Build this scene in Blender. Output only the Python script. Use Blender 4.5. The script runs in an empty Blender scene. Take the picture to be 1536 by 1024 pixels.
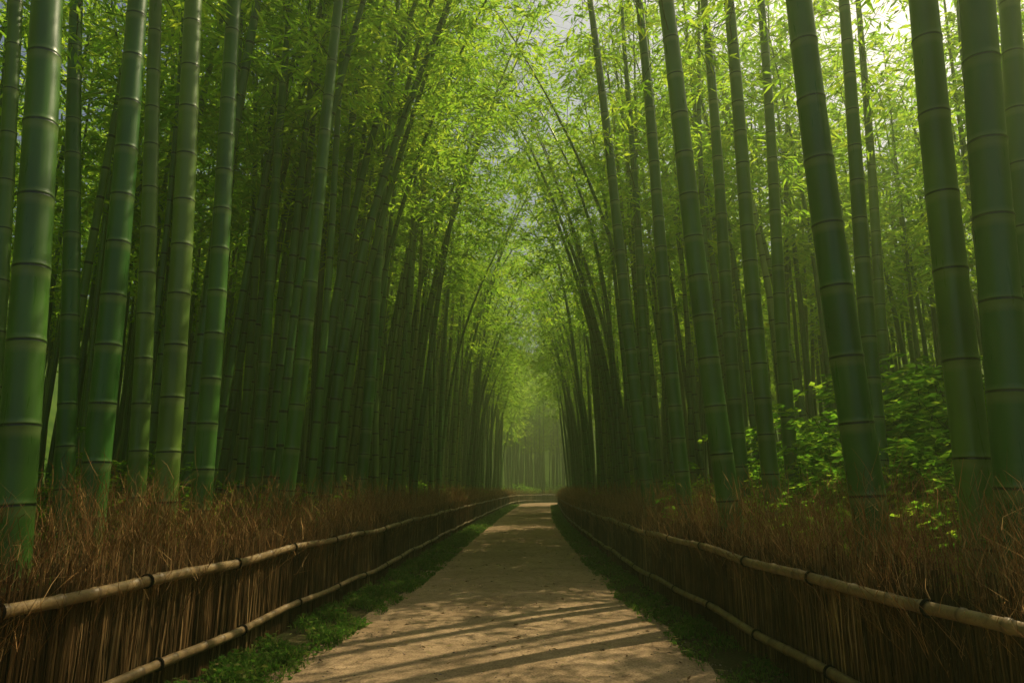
import bpy, math, numpy as np
from mathutils import Vector
rng=np.random.default_rng(7)
scene=bpy.context.scene
scene.view_settings.view_transform='Standard'
scene.view_settings.look='None'
scene.view_settings.exposure=0
link=scene.collection.objects.link

# ---------------------------------------------------------------- helpers
def mesh(name,V,F,mat=None,attr=None,smooth=False):
    V=np.asarray(V,dtype=np.float32); F=np.asarray(F,dtype=np.int32)
    k=F.shape[1]
    me=bpy.data.meshes.new(name)
    me.vertices.add(len(V)); me.vertices.foreach_set('co',V.ravel())
    me.loops.add(F.size); me.loops.foreach_set('vertex_index',F.ravel())
    me.polygons.add(len(F))
    me.polygons.foreach_set('loop_start',np.arange(0,F.size,k,dtype=np.int32))
    me.polygons.foreach_set('loop_total',np.full(len(F),k,dtype=np.int32))
    if smooth: me.polygons.foreach_set('use_smooth',np.ones(len(F),dtype=bool))
    if attr:
        for an,av in attr.items():
            a=me.attributes.new(an,'FLOAT','POINT')
            a.data.foreach_set('value',np.asarray(av,dtype=np.float32))
    me.update(calc_edges=True); me.validate()
    if mat: me.materials.append(mat)
    return me
def obj(name,data,parent=None,linkit=True):
    o=bpy.data.objects.new(name,data)
    if linkit: link(o)
    if parent: o.parent=parent
    return o
class Acc:
    def __init__(s): s.V=[];s.F=[];s.A=[];s.n=0
    def add(s,V,F,A):
        V=np.asarray(V);F=np.asarray(F)
        s.V.append(V);s.F.append(F+s.n);s.A.append(np.broadcast_to(A,(len(V),)).astype(float));s.n+=len(V)
    def mesh(s,name,mat,an='tint',smooth=False):
        return mesh(name,np.concatenate(s.V),np.concatenate(s.F),mat,{an:np.concatenate(s.A)},smooth)
def ribbons(P,W,side):
    N,K,_=P.shape
    L=P-side[:,None,:]*W[...,None]; R=P+side[:,None,:]*W[...,None]
    V=np.stack([L,R],2).reshape(-1,3)
    b=(np.arange(N)*K*2)[:,None]+(np.arange(K-1)*2)[None,:]
    F=np.stack([b,b+1,b+3,b+2],-1).reshape(-1,4)
    return V,F
def leaves(P,D,L,Wd,roll=None):
    n=len(P)
    r=rng.normal(size=(n,3))*0.6+np.array([0,0,0.01])
    up=np.tile(np.array([0,0,1.0]),(n,1))+r
    S=np.cross(D,up); S/=np.linalg.norm(S,axis=1)[:,None]+1e-9
    N=np.cross(S,D)
    a=P; c=P+D*L[:,None]-np.array([0,0,.12])*L[:,None]
    m=P+D*(L*.38)[:,None]
    b=m+S*Wd[:,None]-N*(Wd*.25)[:,None]; d=m-S*Wd[:,None]-N*(Wd*.25)[:,None]
    V=np.stack([a,b,c,d],1).reshape(-1,3)
    F=(np.arange(n)*4)[:,None]+np.arange(4)[None,:]
    return V,F
def tube(P,R,sides,horizontal=False,close=False):
    P=np.asarray(P,float);R=np.asarray(R,float);n=len(P)
    T=np.gradient(P,axis=0);T/=np.linalg.norm(T,axis=1)[:,None]
    if horizontal: ref=np.tile([0,0,1.0],(n,1))
    else: ref=np.tile([0,1.0,0],(n,1))
    A=np.cross(ref,T);A/=np.linalg.norm(A,axis=1)[:,None];B=np.cross(T,A)
    th=np.arange(sides)/sides*2*math.pi
    V=(P[:,None,:]+R[:,None,None]*(A[:,None,:]*np.cos(th)[None,:,None]+B[:,None,:]*np.sin(th)[None,:,None])).reshape(-1,3)
    i=np.arange(n-1)[:,None]*sides;j=np.arange(sides)[None,:];j2=(j+1)%sides
    F=np.stack([i+j,i+j2,i+sides+j2,i+sides+j],-1).reshape(-1,4)
    return V,F

# ---------------------------------------------------------------- materials
def newmat(name):
    m=bpy.data.materials.new(name);m.use_nodes=True
    nt=m.node_tree;nt.nodes.clear()
    out=nt.nodes.new('ShaderNodeOutputMaterial')
    return m,nt,out
def N(nt,t,**k):
    n=nt.nodes.new(t)
    for a,v in k.items(): setattr(n,a,v)
    return n
def ramp(nt,src,stops):
    r=N(nt,'ShaderNodeValToRGB');e=r.color_ramp.elements
    while len(e)<len(stops): e.new(.5)
    for i,(p,c) in enumerate(stops): e[i].position=p;e[i].color=(*c,1)
    nt.links.new(src,r.inputs[0]);return r.outputs[0]
def noise(nt,scale,detail=4,vec=None,rough=.6):
    n=N(nt,'ShaderNodeTexNoise');n.inputs['Scale'].default_value=scale;n.inputs['Detail'].default_value=detail;n.inputs['Roughness'].default_value=rough
    if vec is not None: nt.links.new(vec,n.inputs['Vector'])
    return n.outputs['Fac']
def mixc(nt,f,a,b,mode='MIX'):
    m=N(nt,'ShaderNodeMix',data_type='RGBA',blend_type=mode)
    for s,v in ((m.inputs[0],f),(m.inputs[6],a),(m.inputs[7],b)):
        if isinstance(v,(int,float)): s.default_value=v
        elif isinstance(v,tuple): s.default_value=(*v,1)
        else: nt.links.new(v,s)
    return m.outputs[2]
def mathn(nt,op,a,b=0.):
    m=N(nt,'ShaderNodeMath',operation=op)
    for s,v in ((m.inputs[0],a),(m.inputs[1],b)):
        if isinstance(v,(int,float)): s.default_value=v
        else: nt.links.new(v,s)
    return m.outputs[0]
def attr(nt,name): return N(nt,'ShaderNodeAttribute',attribute_name=name).outputs['Fac']
def bump(nt,h,strength,dist=.02):
    b=N(nt,'ShaderNodeBump');b.inputs['Strength'].default_value=strength;b.inputs['Distance'].default_value=dist
    nt.links.new(h,b.inputs['Height']);return b.outputs[0]

def culm_mat():
    m,nt,out=newmat('bamboo_culm_skin')
    p=N(nt,'ShaderNodeBsdfPrincipled');nt.links.new(p.outputs[0],out.inputs[0])
    oi=attr(nt,'tint')
    tc=N(nt,'ShaderNodeTexCoord').outputs['Object']
    mp=N(nt,'ShaderNodeMapping');mp.inputs['Scale'].default_value=(14,14,.9);nt.links.new(tc,mp.inputs[0])
    base=ramp(nt,oi,[(0,(.018,.120,.016)),(.3,(.036,.160,.018)),(.65,(.10,.22,.028)),(1,(.22,.28,.055))])
    st=noise(nt,1.6,3,mp.outputs[0])
    c=mixc(nt,mathn(nt,'MULTIPLY',st,.4),base,(.10,.16,.03))
    bl=noise(nt,1.3,2,tc)
    c=mixc(nt,ramp(nt,bl,[(.42,(0,0,0)),(.68,(.5,.5,.5))]),c,(.02,.06,.015))
    nd=attr(nt,'ring')     # 0..0.45 dusty bloom, 1 dark groove
    c=mixc(nt,ramp(nt,nd,[(0,(0,0,0)),(.3,(.38,.38,.38)),(.5,(.38,.38,.38)),(.55,(0,0,0))]),c,(.24,.30,.11))
    c=mixc(nt,ramp(nt,nd,[(.6,(0,0,0)),(.9,(1,1,1))]),c,(.008,.014,.006))
    nt.links.new(c,p.inputs['Base Color'])
    nt.links.new(ramp(nt,st,[(.3,(.26,.26,.26)),(.7,(.45,.45,.45))]),p.inputs['Roughness'])
    p.inputs['Specular IOR Level'].default_value=.5
    return m
def leaf_mat(name,stops,tr,tf=.5):
    m,nt,out=newmat(name)
    f=attr(nt,'tint')
    c=ramp(nt,f,stops)
    d=N(nt,'ShaderNodeBsdfDiffuse');nt.links.new(c,d.inputs['Color'])
    tl=N(nt,'ShaderNodeBsdfTranslucent')
    nt.links.new(ramp(nt,f,[(p_,tuple(min(.95,a*b) for a,b in zip(c_,tr))) for p_,c_ in stops]),tl.inputs[0])
    ms=N(nt,'ShaderNodeMixShader');ms.inputs[0].default_value=tf
    nt.links.new(d.outputs[0],ms.inputs[1]);nt.links.new(tl.outputs[0],ms.inputs[2]);nt.links.new(ms.outputs[0],out.inputs[0])
    return m
def tint_mat(name,stops,rough=.8,transl=0):
    m,nt,out=newmat(name)
    p=N(nt,'ShaderNodeBsdfDiffuse')
    tc=N(nt,'ShaderNodeTexCoord').outputs['Object']
    c=ramp(nt,attr(nt,'tint'),stops)
    n=noise(nt,3,2,tc)
    c=mixc(nt,1.,c,ramp(nt,n,[(.3,(.55,.55,.55)),(.7,(1.25,1.25,1.25))]),'MULTIPLY')
    nt.links.new(c,p.inputs[0]);nt.links.new(p.outputs[0],out.inputs[0])
    return m
M_culm=culm_mat()
M_leaf=leaf_mat('bamboo_leaf',[(0,(.035,.095,.010)),(.5,(.075,.145,.014)),(1,(.14,.18,.022))],(6,5.2,3.0),.6)
M_shrub=leaf_mat('shrub_leaf',[(0,(.03,.09,.012)),(.6,(.075,.145,.02)),(1,(.13,.18,.03))],(5,5,2),.55)
M_grass=leaf_mat('verge_grass',[(0,(.03,.085,.010)),(.6,(.06,.13,.018)),(1,(.12,.13,.04))],(3,3,2),.35)
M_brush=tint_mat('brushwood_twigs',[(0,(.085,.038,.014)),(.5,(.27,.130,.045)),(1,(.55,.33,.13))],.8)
M_stick=tint_mat('fence_sticks',[(0,(.05,.028,.012)),(.5,(.19,.11,.045)),(1,(.46,.30,.13))],.75)
M_twig=tint_mat('twig',[(0,(.03,.06,.02)),(1,(.09,.13,.04))],.6)
M_rope=tint_mat('palm_rope',[(0,(.012,.010,.008)),(1,(.02,.02,.02))],.9)

def rail_mat():
    m,nt,out=newmat('weathered_bamboo_rail')
    p=N(nt,'ShaderNodeBsdfPrincipled');nt.links.new(p.outputs[0],out.inputs[0])
    tc=N(nt,'ShaderNodeTexCoord').outputs['Object']
    n=noise(nt,9,6,tc);n2=noise(nt,60,4,tc)
    c=ramp(nt,n,[(.3,(.13,.08,.035)),(.55,(.25,.165,.07)),(.75,(.35,.25,.12))])
    c=mixc(nt,ramp(nt,n2,[(.5,(0,0,0)),(.7,(.5,.5,.5))]),c,(.09,.06,.03))
    c=mixc(nt,attr(nt,'tint'),c,(.03,.02,.012))
    nt.links.new(c,p.inputs['Base Color']);p.inputs['Roughness'].default_value=.5
    nt.links.new(bump(nt,n2,.4,.004),p.inputs['Normal'])
    return m
M_rail=rail_mat()
def ground_mat(name,c1,c2,c3,s1,s2,bs,hill=False):
    m,nt,out=newmat(name)
    p=N(nt,'ShaderNodeBsdfDiffuse');nt.links.new(p.outputs[0],out.inputs[0])
    tc=N(nt,'ShaderNodeTexCoord').outputs['Object']
    a=noise(nt,s1,5,tc);b=noise(nt,s2,5,tc,.7);g=noise(nt,s2*6,3,tc)
    c=ramp(nt,a,[(.3,c1),(.65,c2)])
    c=mixc(nt,ramp(nt,b,[(.42,(0,0,0)),(.68,(.75,.75,.75))]),c,c3)
    c=mixc(nt,.5,c,ramp(nt,g,[(.35,(.35,.35,.35)),(.65,(1.5,1.5,1.5))]),'MULTIPLY')
    if hill:
        sx=N(nt,'ShaderNodeSeparateXYZ');nt.links.new(tc,sx.inputs[0])
        f=ramp(nt,mathn(nt,'MULTIPLY',sx.outputs[2],.25),[(.1,(0,0,0)),(.6,(1,1,1))])
        c=mixc(nt,f,c,ramp(nt,a,[(.3,(.03,.08,.012)),(.7,(.09,.15,.02))]))
    nt.links.new(c,p.inputs['Color'])
    h=mathn(nt,'ADD',mathn(nt,'MULTIPLY',b,.7),mathn(nt,'MULTIPLY',g,.3))
    nt.links.new(bump(nt,h,bs,.03),p.inputs['Normal'])
    return m
M_path=ground_mat('sandy_dirt',(.28,.19,.11),(.43,.30,.18),(.20,.135,.08),.9,9,.7)
M_floor=ground_mat('forest_floor',(.05,.04,.02),(.08,.07,.03),(.03,.05,.012),.7,6,.8,True)

# ---------------------------------------------------------------- path & fence lines
def catmull(P,n=14):
    P=np.array(P,float);P=np.vstack([2*P[0]-P[1],P,2*P[-1]-P[-2]]);o=[]
    for i in range(1,len(P)-2):
        for t in np.arange(n)/n:
            a,b,c,d=P[i-1:i+3]
            o.append(.5*((2*b)+(-a+c)*t+(2*a-5*b+4*c-d)*t*t+(-a+3*b-3*c+d)*t**3))
    o.append(P[-2]);return np.array(o)
FL=catmull([(-2.9,-4),(-2.85,0),(-2.77,4),(-2.55,7),(-2.24,12),(-1.98,22),(-1.15,45),(.1,70),(1.6,78),(5,82),(14,84)])
FR=catmull([(2.5,-4),(2.45,0),(2.38,3.5),(2.26,7),(2.15,14),(2.6,32),(3.5,50),(4.6,68),(6.2,73),(14,76)])
def arc(L):
    s=np.r_[0,np.cumsum(np.linalg.norm(np.diff(L,axis=0),axis=1))]
    T=np.gradient(L,axis=0);T/=np.linalg.norm(T,axis=1)[:,None]
    return s,T
class Line:
    def __init__(s,L,sign):
        s.L=L;s.s,T=arc(L);s.len=s.s[-1]
        s.Nn=np.stack([T[:,1],-T[:,0]],1)*sign      # outward normal (away from path)
        s.T=T
    def at(s,u):
        f=lambda A:np.stack([np.interp(u,s.s,A[:,0]),np.interp(u,s.s,A[:,1])],-1)
        return f(s.L),f(s.Nn),f(s.T)
LL=Line(FL,-1);LR=Line(FR,1)
def XL(y): return np.interp(y,FL[:,1],FL[:,0])
def XR(y): return np.interp(y,FR[:,1],FR[:,0])

# ground: flat along the path, rising into wooded hills around the grove
gx=np.r_[-900,-300,-150,-100,-80,np.linspace(-60,60,81),80,100,150,300,900];gy=np.r_[-400,-150,-80,-50,-30,np.linspace(-12,180,125),220,300,900]
GX,GY=np.meshgrid(gx,gy)
cl=np.minimum(np.abs(GX-XL(GY)),np.abs(GX-XR(GY)));inside=(GX>XL(GY)-1.5)&(GX<XR(GY)+1.5)|(GY>68)&(GY<90)
bm=np.where(inside,0,1)*np.clip(cl-1,0,1)
GZ=bm*(.10*np.sin(GX*.9+1.3)*np.cos(GY*.7)+.05*np.sin(GX*2.1+GY*1.7)+.05)
do=np.maximum(np.maximum(np.abs(GX)-23,GY-100),0);q=np.clip(do/50,0,1)
GZ+=32*q*q*(3-2*q)+q*2.2*np.sin(GX*.23+GY*.11)+q*1.2*np.sin(GX*.7-GY*.9)
V=np.stack([GX,GY,GZ],-1).reshape(-1,3);nx=len(gx)
i=(np.arange(len(gy)-1)[:,None]*nx+np.arange(nx-1)[None,:])
F=np.stack([i,i+1,i+nx+1,i+nx],-1).reshape(-1,4)
obj('ground',mesh('ground',V,F,M_floor,smooth=True))

# path sheet with irregular edges
u=np.linspace(0,1,500)
pl,nl,_=LL.at(u*LL.len);pr,nr,_=LR.at(u*LR.len)
def wob(s,ph): return .07*np.sin(s*1.7+ph)+.05*np.sin(s*4.3+2*ph)+.03*np.sin(s*11+ph)+.02*rng.normal(size=len(s))
le=pl-nl*(.66+wob(u*LL.len,.3))[:,None];re=pr-nr*(.56+wob(u*LR.len,2.))[:,None]
K=14;w=np.linspace(0,1,K)
P=le[:,None,:]*(1-w)[None,:,None]+re[:,None,:]*w[None,:,None]
Z=.006+.03*np.sin(w*math.pi)[None,:]+0*P[...,0]
V=np.concatenate([P,Z[...,None]],-1).reshape(-1,3)
i=(np.arange(499)[:,None]*K+np.arange(K-1)[None,:])
F=np.stack([i,i+1,i+K+1,i+K],-1).reshape(-1,4)
obj('dirt_path',mesh('dirt_path',V,F,M_path,smooth=True))

# pebbles and fallen leaves on the path
n=5000
yy=4+ (rng.random(n)**2)*34;xx=XL(yy)+.5+(XR(yy)-XL(yy)-.9)*rng.random(n)
edge=rng.random(n)<.5
xx=np.where(edge,np.where(rng.random(n)<.5,XL(yy)+.45+np.abs(rng.normal(size=n))*.3,XR(yy)-.4-np.abs(rng.normal(size=n))*.3),xx)
wq=(xx-XL(yy)-.66)/(XR(yy)-XL(yy)-1.22)
zz=np.where((wq>0)&(wq<1),.006+.03*np.sin(np.clip(wq,0,1)*math.pi),0)
r=.004+.010*rng.random(n)**3
oc=np.array([(1,0,0),(0,1,0),(-1,0,0),(0,-1,0),(0,0,.7),(0,0,-.5)])
V=(np.stack([xx,yy,zz],-1)[:,None,:]+oc[None]*r[:,None,None]*rng.uniform(.7,1.4,(n,6,1))).reshape(-1,3)
tf=np.array([(0,1,4),(1,2,4),(2,3,4),(3,0,4),(1,0,5),(2,1,5),(3,2,5),(0,3,5)])
F=((np.arange(n)*6)[:,None,None]+tf[None]).reshape(-1,3)
M_peb=tint_mat('pebble',[(0,(.12,.09,.06)),(1,(.42,.33,.25))],.8)
obj('path_gravel',mesh('path_gravel',V,F,M_peb,{'tint':np.repeat(rng.random(n),6)}))
n=1500
yy=4+(rng.random(n)**1.6)*40;xx=XL(yy)+.1+(XR(yy)-XL(yy)-.2)*rng.random(n)**np.where(rng.random(n)<.5,.4,2)
th=rng.random(n)*6.283;D=np.stack([np.cos(th),np.sin(th),rng.uniform(0,.3,n)],-1)
V,F=leaves(np.stack([xx,yy,np.full(n,.045)],-1),D,rng.uniform(.05,.11,n),rng.uniform(.006,.011,n))
M_litter=tint_mat('dry_leaf',[(0,(.12,.07,.03)),(.7,(.30,.21,.10)),(1,(.16,.2,.05))],.7)
obj('fallen_leaves',mesh('fallen_leaves',V,F,M_litter,{'tint':np.repeat(rng.random(n),4)}))

# grass verges
A=Acc()
def grass(line,n,w0,w1,umax,hs,clump):
    u=(rng.random(n)**1.5)*umax
    p,nn,_=line.at(u+4)
    off=rng.uniform(w0,w1,n)
    dens=.5+.5*np.sin(u*2.3+clump)*np.sin(u*.9+off*5)+.3*np.sin(u*7+off*9)
    k=dens>rng.random(n)*.9; u,p,nn,off,dens=u[k],p[k],nn[k],off[k],dens[k];m=len(u)
    P0=np.c_[p-nn*off[:,None],np.zeros(m)]
    th=rng.random(m)*6.283;hh=hs*rng.uniform(.35,1,m)*(.5+.7*np.clip(dens,0,1.2))*np.clip(1.25-off*.75,.35,1)
    ld=np.stack([np.cos(th),np.sin(th),0*th],-1)
    t=np.array([0,.5,1]);
    P=P0[:,None,:]+t[None,:,None]*np.array([0,0,1])*hh[:,None,None]*np.array([1,1,.8])[None,:,None]+ (t**2)[None,:,None]*ld[:,None,:]*(hh*rng.uniform(.3,1,m))[:,None,None]
    W=np.array([1,.8,.1])[None]*(.0035+.0003*u)[:,None]
    V,F=ribbons(P,W,np.stack([-np.sin(th),np.cos(th),0*th],-1))
    A.add(V,F,np.repeat(rng.random(m),6))
    m2=m//3;q=rng.choice(m,m2)
    th=rng.random(m2)*6.283;D=np.stack([np.cos(th),np.sin(th),rng.uniform(-.1,.5,m2)],-1)
    V,F=leaves(P0[q]+np.c_[rng.normal(size=(m2,2))*.03,hh[q]*rng.uniform(.3,.9,m2)],D,rng.uniform(.03,.06,m2)+.001*u[q],rng.uniform(.010,.018,m2)+.0005*u[q])
    A.add(V,F,np.repeat(rng.random(m2),4))
grass(LL,70000,.02,.84,66,.15,0)
grass(LR,36000,.02,.68,66,.11,2)
obj('grass_verge',A.mesh('grass_verge',M_grass))

# ---------------------------------------------------------------- brushwood fences
def fence(name,line):
    root=obj(name,None)
    ul=np.arange(0,line.len,.5);p,nn,_=line.at(ul)
    q=[];
    for o,z in ((.05,0),(.05,.92),(.14,.92),(.14,0)):
        q.append(np.c_[p+nn*o,np.full(len(p),z)])
    V=np.stack(q,1).reshape(-1,3);i=np.arange(len(ul)-1)[:,None]*4;j=np.arange(3)[None,:]
    F=np.stack([i+j,i+j+1,i+j+5,i+j+4],-1).reshape(-1,4)
    A=Acc();A.add(V,F,.12);obj('packed_core',A.mesh('packed_core',M_stick),root)
    # vertical sticks
    A=Acc()
    for u0,u1,den,ws in ((0,9,430,1),(9,22,330,1.2),(22,45,160,2.0),(45,line.len,80,3.5)):
        n=int((min(u1,line.len)-u0)*den)
        u=rng.uniform(u0,u1,n);p,nn,tt=line.at(u)
        off=rng.uniform(-.045,.045,n);h=rng.uniform(.8,1.12,n)
        P0=np.c_[p+nn*off[:,None],np.zeros(n)]
        t=np.array([0,.33,.66,1.])
        ln=rng.normal(size=n)*.03;
        P=P0[:,None,:]+t[None,:,None]*np.c_[tt*ln[:,None],h][:,None,:]
        P+=np.concatenate([(tt*1)[:,None,:]*rng.normal(size=(n,4,1))*.008+nn[:,None,:]*rng.normal(size=(n,4,1))*.006,np.zeros((n,4,1))],-1)
        W=np.array([1,.95,.85,.6])[None]*(rng.uniform(.0025,.007,n)*ws)[:,None]
        a=rng.normal(size=n)*.5
        S=np.c_[tt*np.cos(a)[:,None]+nn*np.sin(a)[:,None],np.zeros(n)]
        V,F=ribbons(P,W,S)
        patch=.5+.3*np.sin(u*2.2)*np.sin(u*.83+1)
        A.add(V,F,np.repeat(np.clip(rng.random(n)**1.3*.8*patch*1.6,0,1),8))
    obj('upright_sticks',A.mesh('upright_sticks',M_stick),root)
    # rails
    for nm,z,r0 in (('upper_rail',.86,.036),('lower_rail',.25,.034)):
        A=Acc();u=[];rr=[];tt_=[];x=rng.random()*.3
        pos=[0.]
        while pos[-1]<line.len: pos.append(pos[-1]+rng.uniform(.28,.46))
        for k in pos:
            for d,m,t in ((-.05,1,0),(-.018,1.04,.1),(-.008,1.16,.25),(0,1.03,.75),(.008,1.12,.3),(.022,1.0,.1)):
                u.append(k+d);rr.append(m);tt_.append(t)
        u=np.array(u);p,nn,_=line.at(np.clip(u,0,line.len-.01)+1e-6*np.arange(len(u)))
        k=(u>0)&(u<line.len-.1);u=u[k];p=p[k];nn=nn[k];rr=np.array(rr)[k];tt_=np.array(tt_)[k]
        wz=.012*np.sin(u*1.1)+.01*np.sin(u*2.7+1)
        wl=.008*np.sin(u*1.9+2)
        V,F=tube(np.c_[p-nn*(.085+wl)[:,None],z+wz],r0*rr*(1+.08*np.sin(u*.8)),12,True)
        A.add(V,F,np.repeat(tt_,12))
        obj(nm,A.mesh(nm,M_rail,smooth=True),root)
        A=Acc()
        for k in np.arange(.9+rng.random()*.4,min(line.len,60),1.35):
            for dd in (-.009,0,.009):
                p,nn,t=line.at(np.array([k+dd]));th=np.linspace(0,2*math.pi,15)
                wzk=.012*math.sin(k*1.1)+.01*math.sin(k*2.7+1);wlk=.008*math.sin(k*1.9+2)
                c=np.r_[(p-nn*(.085+wlk))[0],z+wzk]
                a=np.r_[nn[0],0];b=np.array([0,0,1.])
                Pc=c+ (r0*1.2+.004)*(np.cos(th)[:,None]*a+np.sin(th)[:,None]*b)
                O=np.cos(th)[:,None]*a+np.sin(th)[:,None]*b;B=np.r_[t[0],0]
                ph=np.arange(6)/6*2*math.pi
                V=(Pc[:,None,:]+.005*(O[:,None,:]*np.cos(ph)[None,:,None]+B[None,None,:]*np.sin(ph)[None,:,None])).reshape(-1,3)
                i=np.arange(14)[:,None]*6;j=np.arange(6)[None,:];F=np.stack([i+j,i+(j+1)%6,i+6+(j+1)%6,i+6+j],-1).reshape(-1,4)
                A.add(V,F,0.)
        obj(nm+'_ties',A.mesh(nm+'_ties',M_rope),root)
    # loose brush on top and behind
    A=Acc()
    for u0,u1,den,sub,ws in ((0,10,330,7,1),(10,22,220,6,1.5),(22,45,110,5,2.5),(45,line.len,60,4,4.5)):
        n=int((u1-u0)*den);u=rng.uniform(u0,u1,n);p,nn,tt=line.at(u)
        off=rng.uniform(.0,1,n)**1.15*.95
        lump=.10*np.sin(u*2.1)+.07*np.sin(u*4.7+off*6)+.05*np.sin(u*9.1)
        H=(1.02+.42*np.clip(off*2.6,0,1)+lump)*rng.uniform(.80,1.10,n)
        P0=np.c_[p+nn*off[:,None],np.full(n,.35)]
        lean=rng.normal(size=(n,2))*.13;lean[:]-=nn*.05
        K=6;t=np.linspace(0,1,K)
        P=P0[:,None,:]+np.concatenate([lean[:,None,:]*(t**1.8)[None,:,None]*1.3,(t[None,:]*(H-.35)[:,None])[...,None]],-1)
        P[...,:2]+=np.cumsum(rng.normal(size=(n,K,2))*.012,1)
        W=np.linspace(1,.35,K)[None]*(rng.uniform(.0018,.0036,n)*ws)[:,None]
        th=rng.random(n)*6.283;S=np.stack([np.cos(th),np.sin(th),0*th],-1)
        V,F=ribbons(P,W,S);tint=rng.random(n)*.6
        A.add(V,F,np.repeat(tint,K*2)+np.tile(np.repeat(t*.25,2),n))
        m=n*sub;q=np.repeat(np.arange(n),sub);tk=rng.uniform(.35,1,m)
        ki=np.minimum((tk*(K-1)).astype(int),K-2);fr=tk*(K-1)-ki
        B=P[q,ki]*(1-fr)[:,None]+P[q,ki+1]*fr[:,None]
        L=rng.uniform(.10,.30,m)
        th=rng.random(m)*6.283;sp=rng.uniform(.25,.8,m)
        D=np.stack([np.cos(th)*sp,np.sin(th)*sp,rng.uniform(.5,1.,m)],-1)
        t3=np.array([0,.5,1.])
        Q=B[:,None,:]+D[:,None,:]*t3[None,:,None]*L[:,None,None]
        Q[:,2,:]+=rng.normal(size=(m,3))*.03;Q[:,1,:]+=rng.normal(size=(m,3))*.012
        W=np.array([1,.8,.4])[None]*(rng.uniform(.0009,.0019,m)*ws)[:,None]
        V,F=ribbons(Q,W,np.stack([-np.sin(th),np.cos(th),.3*rng.normal(size=m)],-1))
        A.add(V,F,np.repeat(.25+rng.random(m)*.75,6))
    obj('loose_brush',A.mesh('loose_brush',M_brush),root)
fence('brushwood_fence',LL)
fence('brushwood_fence.001',LR)

# ---------------------------------------------------------------- bamboo
def culm_geom(xf,yf,H,r0,sides,spacing,z0=-.1,fine=2):
    zs=[];rm=[];rg=[];z=.18;nodes=[]
    zs.append(z0);rm.append(1.05);rg.append(0)
    prof={2:((-.10,1,0),(-.045,1.0,.35),(-.014,1.03,.45),(-.006,1.045,1),(.001,1.0,1),(.008,1.05,.6),(.02,1.01,.1),(.05,.995,0)),
          1:((-.05,1,.1),(-.010,1.04,1),(.010,1.04,1),(.03,1,0)),0:((-.02,1.02,0),(.0,1.03,1),(.02,1,0))}[fine]
    while z<H-.3:
        nodes.append(z)
        for d,m,g in prof: zs.append(z+d);rm.append(m);rg.append(g)
        z+=spacing*(.55+.45*min(1,z/1.5))*rng.uniform(.93,1.07)
    zs.append(H);rm.append(.6);rg.append(0)
    zs=np.array(zs);rm=np.array(rm);rg=np.array(rg)
    R=r0*rm*(1.03-.9*np.clip(zs/H,0,1)**1.6)
    R=np.maximum(R,.004)
    V,F=tube(np.c_[xf(zs),yf(zs),zs],R,sides)
    return V,F,np.repeat(rg,sides),np.array(nodes)
def crown_geom(TW,LV,xf,yf,nodes,zmin,H,nl,seed_scale=1.0,leafL=(.13,.26),leafW=(.014,.025),clump=.05):
    nb=nodes[nodes>zmin];tone=rng.random()
    for z in nb:
        rel=(z-zmin)/(H-zmin)
        for b in range(2 if rel<.8 else 3):
            a=rng.random()*6.283;L=seed_scale*rng.uniform(.8,1.6)*(1.2-.55*rel)*(.6+.8*min(1,rel*4))
            t=np.linspace(0,1,6)
            o=np.array([xf(z),yf(z),z]);d=np.array([math.cos(a),math.sin(a),0])
            rise=rng.uniform(.35,.8)
            P=o+d*L*t[:,None]*.9+np.array([0,0,1])*(rise*t-.75*t**2)[:,None]*L
            P[1:,:2]+=rng.normal(size=(5,2))*.03
            V,F=ribbons(P[None],np.linspace(.008,.002,6)[None],np.array([[-d[1],d[0],0]]))
            TW.add(V,F,rng.random())
            m=nl
            nc=5
            ck=rng.uniform(.3,1,nc);c=rng.integers(0,nc,m)
            tk=np.clip(ck[c]+rng.normal(size=m)*.07,.1,1)
            B=np.stack([np.interp(tk,t,P[:,i]) for i in range(3)],-1)
            ca=rng.random(nc)*6.283;cr=rng.uniform(.1,.4,nc)*L*.6;cz=rng.normal(size=nc)*.1
            tt=rng.random(m)
            B=B+np.stack([np.cos(ca[c])*cr[c]*tt,np.sin(ca[c])*cr[c]*tt,cz[c]*tt-.1*tt*tt],-1)+rng.normal(size=(m,3))*clump
            th=ca[c]+rng.normal(size=m)*.8
            D=np.stack([np.cos(th),np.sin(th),rng.uniform(-.8,.25,m)],-1);D/=np.linalg.norm(D,axis=1)[:,None]
            V,F=leaves(B,D,rng.uniform(*leafL,m),rng.uniform(*leafW,m))
            LV.add(V,F,np.repeat(np.clip(rng.random(m)*.5+.2*rng.random()+.3*tone,0,1),4))
def merged(name,parts):
    """parts: list of (V,F,{attr:values},mat,smooth)"""
    V=np.concatenate([p[0] for p in parts]);off=np.cumsum([0]+[len(p[0]) for p in parts])
    F=np.concatenate([p[1]+off[i] for i,p in enumerate(parts)])
    at={'ring':np.zeros(len(V)),'tint':np.zeros(len(V))}
    for i,p in enumerate(parts):
        for k,v in p[2].items(): at[k][off[i]:off[i+1]]=v
    me=mesh(name,V,F,None,at)
    for p in parts: me.materials.append(p[3])
    mi=np.concatenate([np.full(len(p[1]),i) for i,p in enumerate(parts)]).astype(np.int32)
    me.polygons.foreach_set('material_index',mi)
    sm=np.concatenate([np.full(len(p[1]),p[4]) for p in parts])
    me.polygons.foreach_set('use_smooth',sm);me.update()
    return me
def accs(A,mat): return np.concatenate(A.V),np.concatenate(A.F),{'tint':np.concatenate(A.A)},mat,False

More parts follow.
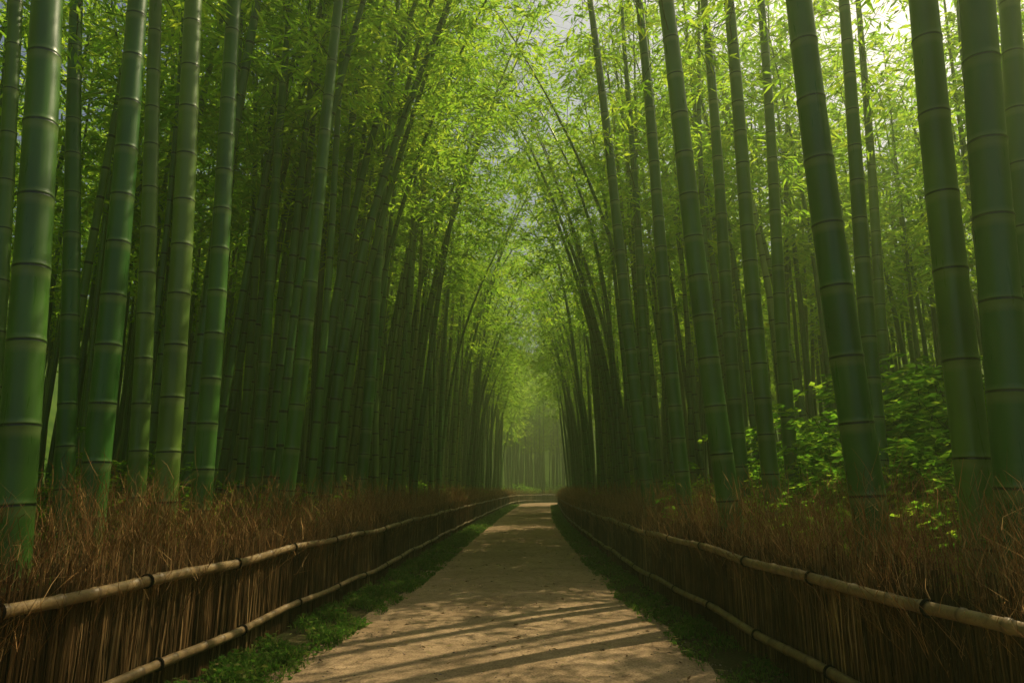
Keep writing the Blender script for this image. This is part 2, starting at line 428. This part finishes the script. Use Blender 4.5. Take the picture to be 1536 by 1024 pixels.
# grove patches: +x points away from the path
var=bpy.data.collections.new('grove_patches')
def patch(name,edge):
    CV=Acc();RG=Acc();TW=Acc();LV=Acc()
    pts=[]
    tries=0
    want=12 if edge else 8
    while len(pts)<want and tries<400:
        tries+=1
        q=(rng.uniform(0,4)**(1.0),rng.uniform(-2,2))
        if edge and len(pts)<4: q=(rng.uniform(0,.7),-1.7+len(pts)*1.05+rng.uniform(-.3,.3))
        if all(math.hypot(q[0]-p[0],q[1]-p[1])>.55 for p in pts): pts.append(q)
    for k,(px,py) in enumerate(pts):
        H=rng.uniform(13.5,18)
        if edge:
            arch=(k<5 and rng.random()<.5)
            b=rng.uniform(2.4,4.6) if arch else rng.uniform(-.4,2.2)
            ang=math.pi+rng.normal()*.4
        else:
            arch=False;b=rng.uniform(0,1.6);ang=rng.random()*6.283
        pw=rng.uniform(1.9,3.2);lx,ly=rng.normal()*.018-(.02 if edge else 0),rng.normal()*.014;ph=rng.random()*6
        xf=lambda z:px+b*math.cos(ang)*np.clip(z/H,0,1)**pw+lx*z+.06*np.sin(z*.5+ph)-.06*math.sin(ph)
        yf=lambda z:py+b*math.sin(ang)*np.clip(z/H,0,1)**pw+ly*z
        V,F,rg,nodes=culm_geom(xf,yf,H,rng.uniform(.058,.100),8 if edge else 6,rng.uniform(.42,.56),fine=1 if edge else 0)
        CV.add(V,F,rng.random()**1.3);RG.add(V,F,rg)
        if edge: crown_geom(TW,LV,xf,yf,nodes,rng.uniform(7.,9.),H,38 if k<5 else 26,1.7 if k<5 else 1.15,(.18,.32),(.020,.034),.045)
        else: crown_geom(TW,LV,xf,yf,nodes,rng.uniform(6.,8.),H,20,1.2,(.24,.42),(.028,.048))
    me=merged(name,[(np.concatenate(CV.V),np.concatenate(CV.F),{'tint':np.concatenate(CV.A),'ring':np.concatenate(RG.A)},M_culm,True),accs(TW,M_twig),accs(LV,M_leaf)])
    var.objects.link(bpy.data.objects.new(name,me))
NE,NI=7,6
for k in range(NE): patch('patch_a%d'%k,True)
for k in range(NI): patch('patch_b%d'%k,False)

# single stalks: (Y, X at eye level, X high up the stalk, diameter, internode)
heroes=[(4.6,-3.27,-3.62,.235,.57),(6.4,-3.83,-4.0,.235,.52),(9.2,-5.9,-6.75,.24,.6),(8,-4.30,-4.73,.205,.55),(7,-3.47,-3.71,.23,.54),
(8,-3.55,-3.75,.232,.52),(12,-4.44,-4.45,.2,.5),(9.5,-3.06,-2.75,.215,.6),(13,-3.51,-3.25,.205,.5),(13.4,-2.9,-2.58,.22,.5),(7.6,-5.75,-6.3,.19,.6),
(5.0,3.32,3.46,.24,.67),(4.6,3.33,3.55,.26,.62),(5.6,2.84,2.68,.265,.58),(8.4,2.58,2.14,.27,.56),(9.2,3.42,3.33,.225,.5),
(9.1,4.82,5.02,.225,.55),(11,4.43,4.58,.22,.5),(11.2,3.70,3.6,.23,.55),(10.6,2.60,2.24,.22,.5),(12.5,2.42,1.68,.23,.5),(15,3.05,2.8,.22,.5),(13,7.1,7.7,.22,.5),(6,4.6,5.05,.22,.6)]
tones=[.45,.15,.2,.7,.75,.35,.3,.4,.2,.3,.6,.62,.05,.2,.35,.6,.3,.5,.25,.15,.1,.2,.6,.1]
for n,(Y,xe,xt,dia,sp) in enumerate(heroes):
    zt=.804*Y;H=rng.uniform(15,17.5);s=(xt-xe)/zt;sg=-1 if xe>0 else 1
    yl=rng.normal()*.01
    xf=lambda z:xe+s*(z-1.5)+sg*.02*np.sin((z-1.5)*.7)+sg*.035*np.clip(z-1.5-zt,0,20)**1.6
    yf=lambda z:Y+yl*(z-1.5)
    V,F,rg,nodes=culm_geom(xf,yf,H,dia*.5,24,sp)
    TW=Acc();LV=Acc()
    crown_geom(TW,LV,xf,yf,nodes,7.4 if Y>7.5 else max(6.8,2.2+zt),H,36 if xe<0 else 24,1.5 if Y>7.5 else 1.3,(.14,.27),(.015,.027),.05 if xe<0 else .03)
    me=merged('bamboo_stalk',[(V,F,{'ring':rg,'tint':tones[n]},M_culm,True),accs(TW,M_twig),accs(LV,M_leaf)])
    obj('bamboo_stalk',me)

def scatter(name,coll,P,R,S,I):
    n=len(P);me=bpy.data.meshes.new(name);me.vertices.add(n);me.vertices.foreach_set('co',np.asarray(P,np.float32).ravel())
    a=me.attributes.new('rot','FLOAT_VECTOR','POINT');a.data.foreach_set('vector',np.asarray(R,np.float32).ravel())
    a=me.attributes.new('scl','FLOAT_VECTOR','POINT');a.data.foreach_set('vector',np.asarray(S,np.float32).ravel())
    a=me.attributes.new('idx','INT','POINT');a.data.foreach_set('value',np.asarray(I,np.int32))
    o=obj(name,me)
    ng=bpy.data.node_groups.new(name,'GeometryNodeTree')
    ng.interface.new_socket('Geometry',in_out='INPUT',socket_type='NodeSocketGeometry')
    ng.interface.new_socket('Geometry',in_out='OUTPUT',socket_type='NodeSocketGeometry')
    gi=ng.nodes.new('NodeGroupInput');go=ng.nodes.new('NodeGroupOutput')
    ci=ng.nodes.new('GeometryNodeCollectionInfo');ci.inputs['Collection'].default_value=coll
    ci.inputs['Separate Children'].default_value=True;ci.inputs['Reset Children'].default_value=True
    ip=ng.nodes.new('GeometryNodeInstanceOnPoints');ip.inputs['Pick Instance'].default_value=True
    def na(nm,t):
        x=ng.nodes.new('GeometryNodeInputNamedAttribute');x.data_type=t;x.inputs['Name'].default_value=nm
        return [s for s in x.outputs if s.enabled and s.name=='Attribute'][0]
    er=ng.nodes.new('FunctionNodeEulerToRotation')
    l=ng.links.new
    l(gi.outputs[0],ip.inputs['Points']);l(ci.outputs[0],ip.inputs['Instance']);l(na('idx','INT'),ip.inputs['Instance Index'])
    l(na('rot','FLOAT_VECTOR'),er.inputs[0]);l(er.outputs[0],ip.inputs['Rotation']);l(na('scl','FLOAT_VECTOR'),ip.inputs['Scale'])
    l(ip.outputs[0],go.inputs[0])
    md=o.modifiers.new('scatter','NODES');md.node_group=ng
    return o
P=[];R=[];S=[];I=[]
def place(x,y,edge,left,last=[-1]):
    s=rng.uniform(.93,1.07);fl=rng.random()<.5
    if edge:
        k=rng.integers(0,NE)
        while k==last[0]: k=rng.integers(0,NE)
        last[0]=k;rz=math.pi if left else 0;I.append(k)
    else: I.append(NE+rng.integers(0,NI));rz=rng.integers(0,4)*math.pi/2
    P.append((x,y,0));R.append((0,0,rz));S.append((s,s*(-1 if fl else 1),s))
for row in range(5):
    off=.8+row*4.1
    for j,y in enumerate(np.arange(-4,72,4.)):
        for left in (True,False):
            if not left and y>68: continue
            yy=y+rng.uniform(-.3,.3)
            if row==0:
                if y<(11 if left else 13): continue
                if not left and y>26 and rng.random()<(.5 if y>52 else .2): continue
                place(XL(yy)-off if left else XR(yy)+off,yy,True,left)
            else:
                xo=off+2.05
                x=XL(yy)-xo if left else XR(yy)+xo
                if row==1 and -2<y<11: continue
                if not left and row==1 and y<14: continue
                if not left and row<3 and y>21 and (y<34 or y>52) and rng.random()<.45: continue
                place(x,yy,False,left)
for y in np.arange(74,104,4.2):
    for x in np.arange(-20,26,4.2):
        xx=x+rng.uniform(-.4,.4);yy=y+rng.uniform(-.3,.3)
        if y<87 and xx>XL(min(yy,80))-3.2: continue
        place(xx,yy,False,True)
for y in (13.4,19.): place(XL(y)-.75,y,True,True)
scatter('bamboo_forest',var,P,R,S,I)

# ---------------------------------------------------------------- undergrowth
sh=bpy.data.collections.new('shrub_variants')
for k in range(3):
    TW=Acc();LV=Acc()
    for b in range(26):
        a=rng.random()*6.283;h=rng.uniform(.4,1.9);sp_=rng.uniform(.25,1.0)*(1.2-.4*h/1.9)
        t=np.linspace(0,1,7)
        Pb=np.array([math.cos(a),math.sin(a),0])*sp_*(t**1.4)[:,None]+np.array([0,0,1])*(h*t*(1.25-.35*t*t))[:,None]
        Pb[1:]+=rng.normal(size=(6,3))*.03
        V,F=ribbons(Pb[None],np.linspace(.008,.002,7)[None],np.array([[-math.sin(a),math.cos(a),0]]));TW.add(V,F,rng.random())
        for c in range(6):
            tk=rng.uniform(.35,1);o=np.array([np.interp(tk,t,Pb[:,i]) for i in range(3)])
            a2=a+rng.normal()*1.;L=rng.uniform(.2,.42);m=24
            q=rng.random(m)
            B=o+np.stack([np.cos(a2)*L*q,np.sin(a2)*L*q,.08*q-.16*q*q],-1)+rng.normal(size=(m,3))*[.02,.02,.012]
            th=a2+np.where(rng.random(m)<.5,1,-1)*rng.uniform(.3,1.2,m)
            D=np.stack([np.cos(th),np.sin(th),rng.uniform(-.3,.15,m)],-1)
            V,F=leaves(B,D,rng.uniform(.06,.11,m),rng.uniform(.014,.024,m));LV.add(V,F,np.repeat(rng.random(m),4))
    me=merged('shrub_%d'%k,[accs(TW,M_twig),accs(LV,M_shrub)])
    sh.objects.link(bpy.data.objects.new('shrub_%d'%k,me))
pts=[];sc=[]
for x,y,s_ in [(5.0,9.4,1.3),(5.9,10.2,1.7),(6.8,10.8,2.1),(7.6,11.6,2.3),(5.0,11.5,1.5),(4.2,10.2,1.2),(3.7,12.6,1.1),(6.2,12.6,2.0),(7.2,9.6,1.6),(3.9,9.3,.95),(8.6,12.4,2.4),(4.6,8.0,1.0),(5.6,8.2,1.2),(3.2,10.9,.9),(4.3,14,1.3),
  (6.6,9.2,1.9),(7.8,10.4,2.4),(5.2,10.4,1.7),(6.2,13.8,2.3),(8.2,13.4,2.5),(4.4,12,1.5),(-5.2,10,1.1),(-6.3,11,1.4),(-4.6,11.6,.95),(-7.4,12,1.5)]:
    pts.append((x,y,0));sc.append(s_)
for ln in (LL,LR):
    for k in range(260):
        u_=8+(ln.len-10)*rng.random();p,nn,_=ln.at(np.array([u_]));o=rng.uniform(1.0,6)
        q=p[0]+nn[0]*o;pts.append((q[0],q[1],0));sc.append(rng.uniform(.6,1.15)*(1.1 if o>2 else .85))
for k in range(260):
    x=rng.uniform(-28,30);y=rng.uniform(8,112)
    if XL(y)-6<x<XR(y)+6 and y<88: continue
    pts.append((x,y,0));sc.append(rng.uniform(1.,1.9))
n=len(pts);sc=np.array(sc)
scatter('undergrowth_shrubs',sh,np.array(pts),np.stack([0*sc,0*sc,rng.random(n)*6.283],-1),np.stack([sc]*3,-1),rng.integers(0,3,n))

# ---------------------------------------------------------------- haze in the forest air
V=np.array([(x,y,z) for z in (-.5,18) for y in (-12,150) for x in (-45,45)],float)
F=[(0,2,3,1),(4,5,7,6),(0,1,5,4),(2,6,7,3),(0,4,6,2),(1,3,7,5)]
mh,nt,out=newmat('bounce_tinted_air')
al=(.78,.98,.42);de=.0062  # haze tinted green to stand in for light bounced off the leaves
vs=N(nt,'ShaderNodeVolumeScatter');vs.inputs['Color'].default_value=(*al,1);vs.inputs['Density'].default_value=de;vs.inputs['Anisotropy'].default_value=.5
va=N(nt,'ShaderNodeVolumeAbsorption');va.inputs['Color'].default_value=(*al,1);va.inputs['Density'].default_value=de
ad=N(nt,'ShaderNodeAddShader');nt.links.new(vs.outputs[0],ad.inputs[0]);nt.links.new(va.outputs[0],ad.inputs[1])
nt.links.new(ad.outputs[0],out.inputs['Volume'])
obj('morning_haze',mesh('morning_haze',V,F,mh))

# ---------------------------------------------------------------- light
el=math.radians(54);az=math.radians(50)
w=bpy.data.worlds.new('World');scene.world=w;w.use_nodes=True;nt=w.node_tree
bg=nt.nodes['Background'];bg.inputs[1].default_value=.1
sk=nt.nodes.new('ShaderNodeTexSky');sk.sky_type='NISHITA';sk.sun_disc=False;sk.sun_elevation=el;sk.sun_rotation=az
sk.dust_density=6;sk.ozone_density=.3
nt.links.new(sk.outputs[0],bg.inputs[0])
ld=bpy.data.lights.new('sun','SUN');ld.energy=5;ld.angle=math.radians(.4);ld.color=(1,.86,.56)
so=obj('sun',ld);Sd=Vector((math.sin(az)*math.cos(el),math.cos(az)*math.cos(el),math.sin(el)))
so.rotation_euler=Sd.to_track_quat('Z','Y').to_euler();so.location=(10,20,30)

cd=bpy.data.cameras.new('camera');cd.lens=24;cd.sensor_width=36;cd.clip_end=3000
co=obj('camera',cd);co.location=(0,0,1.5);co.rotation_euler=(math.radians(90+12.2),0,0)
scene.camera=co
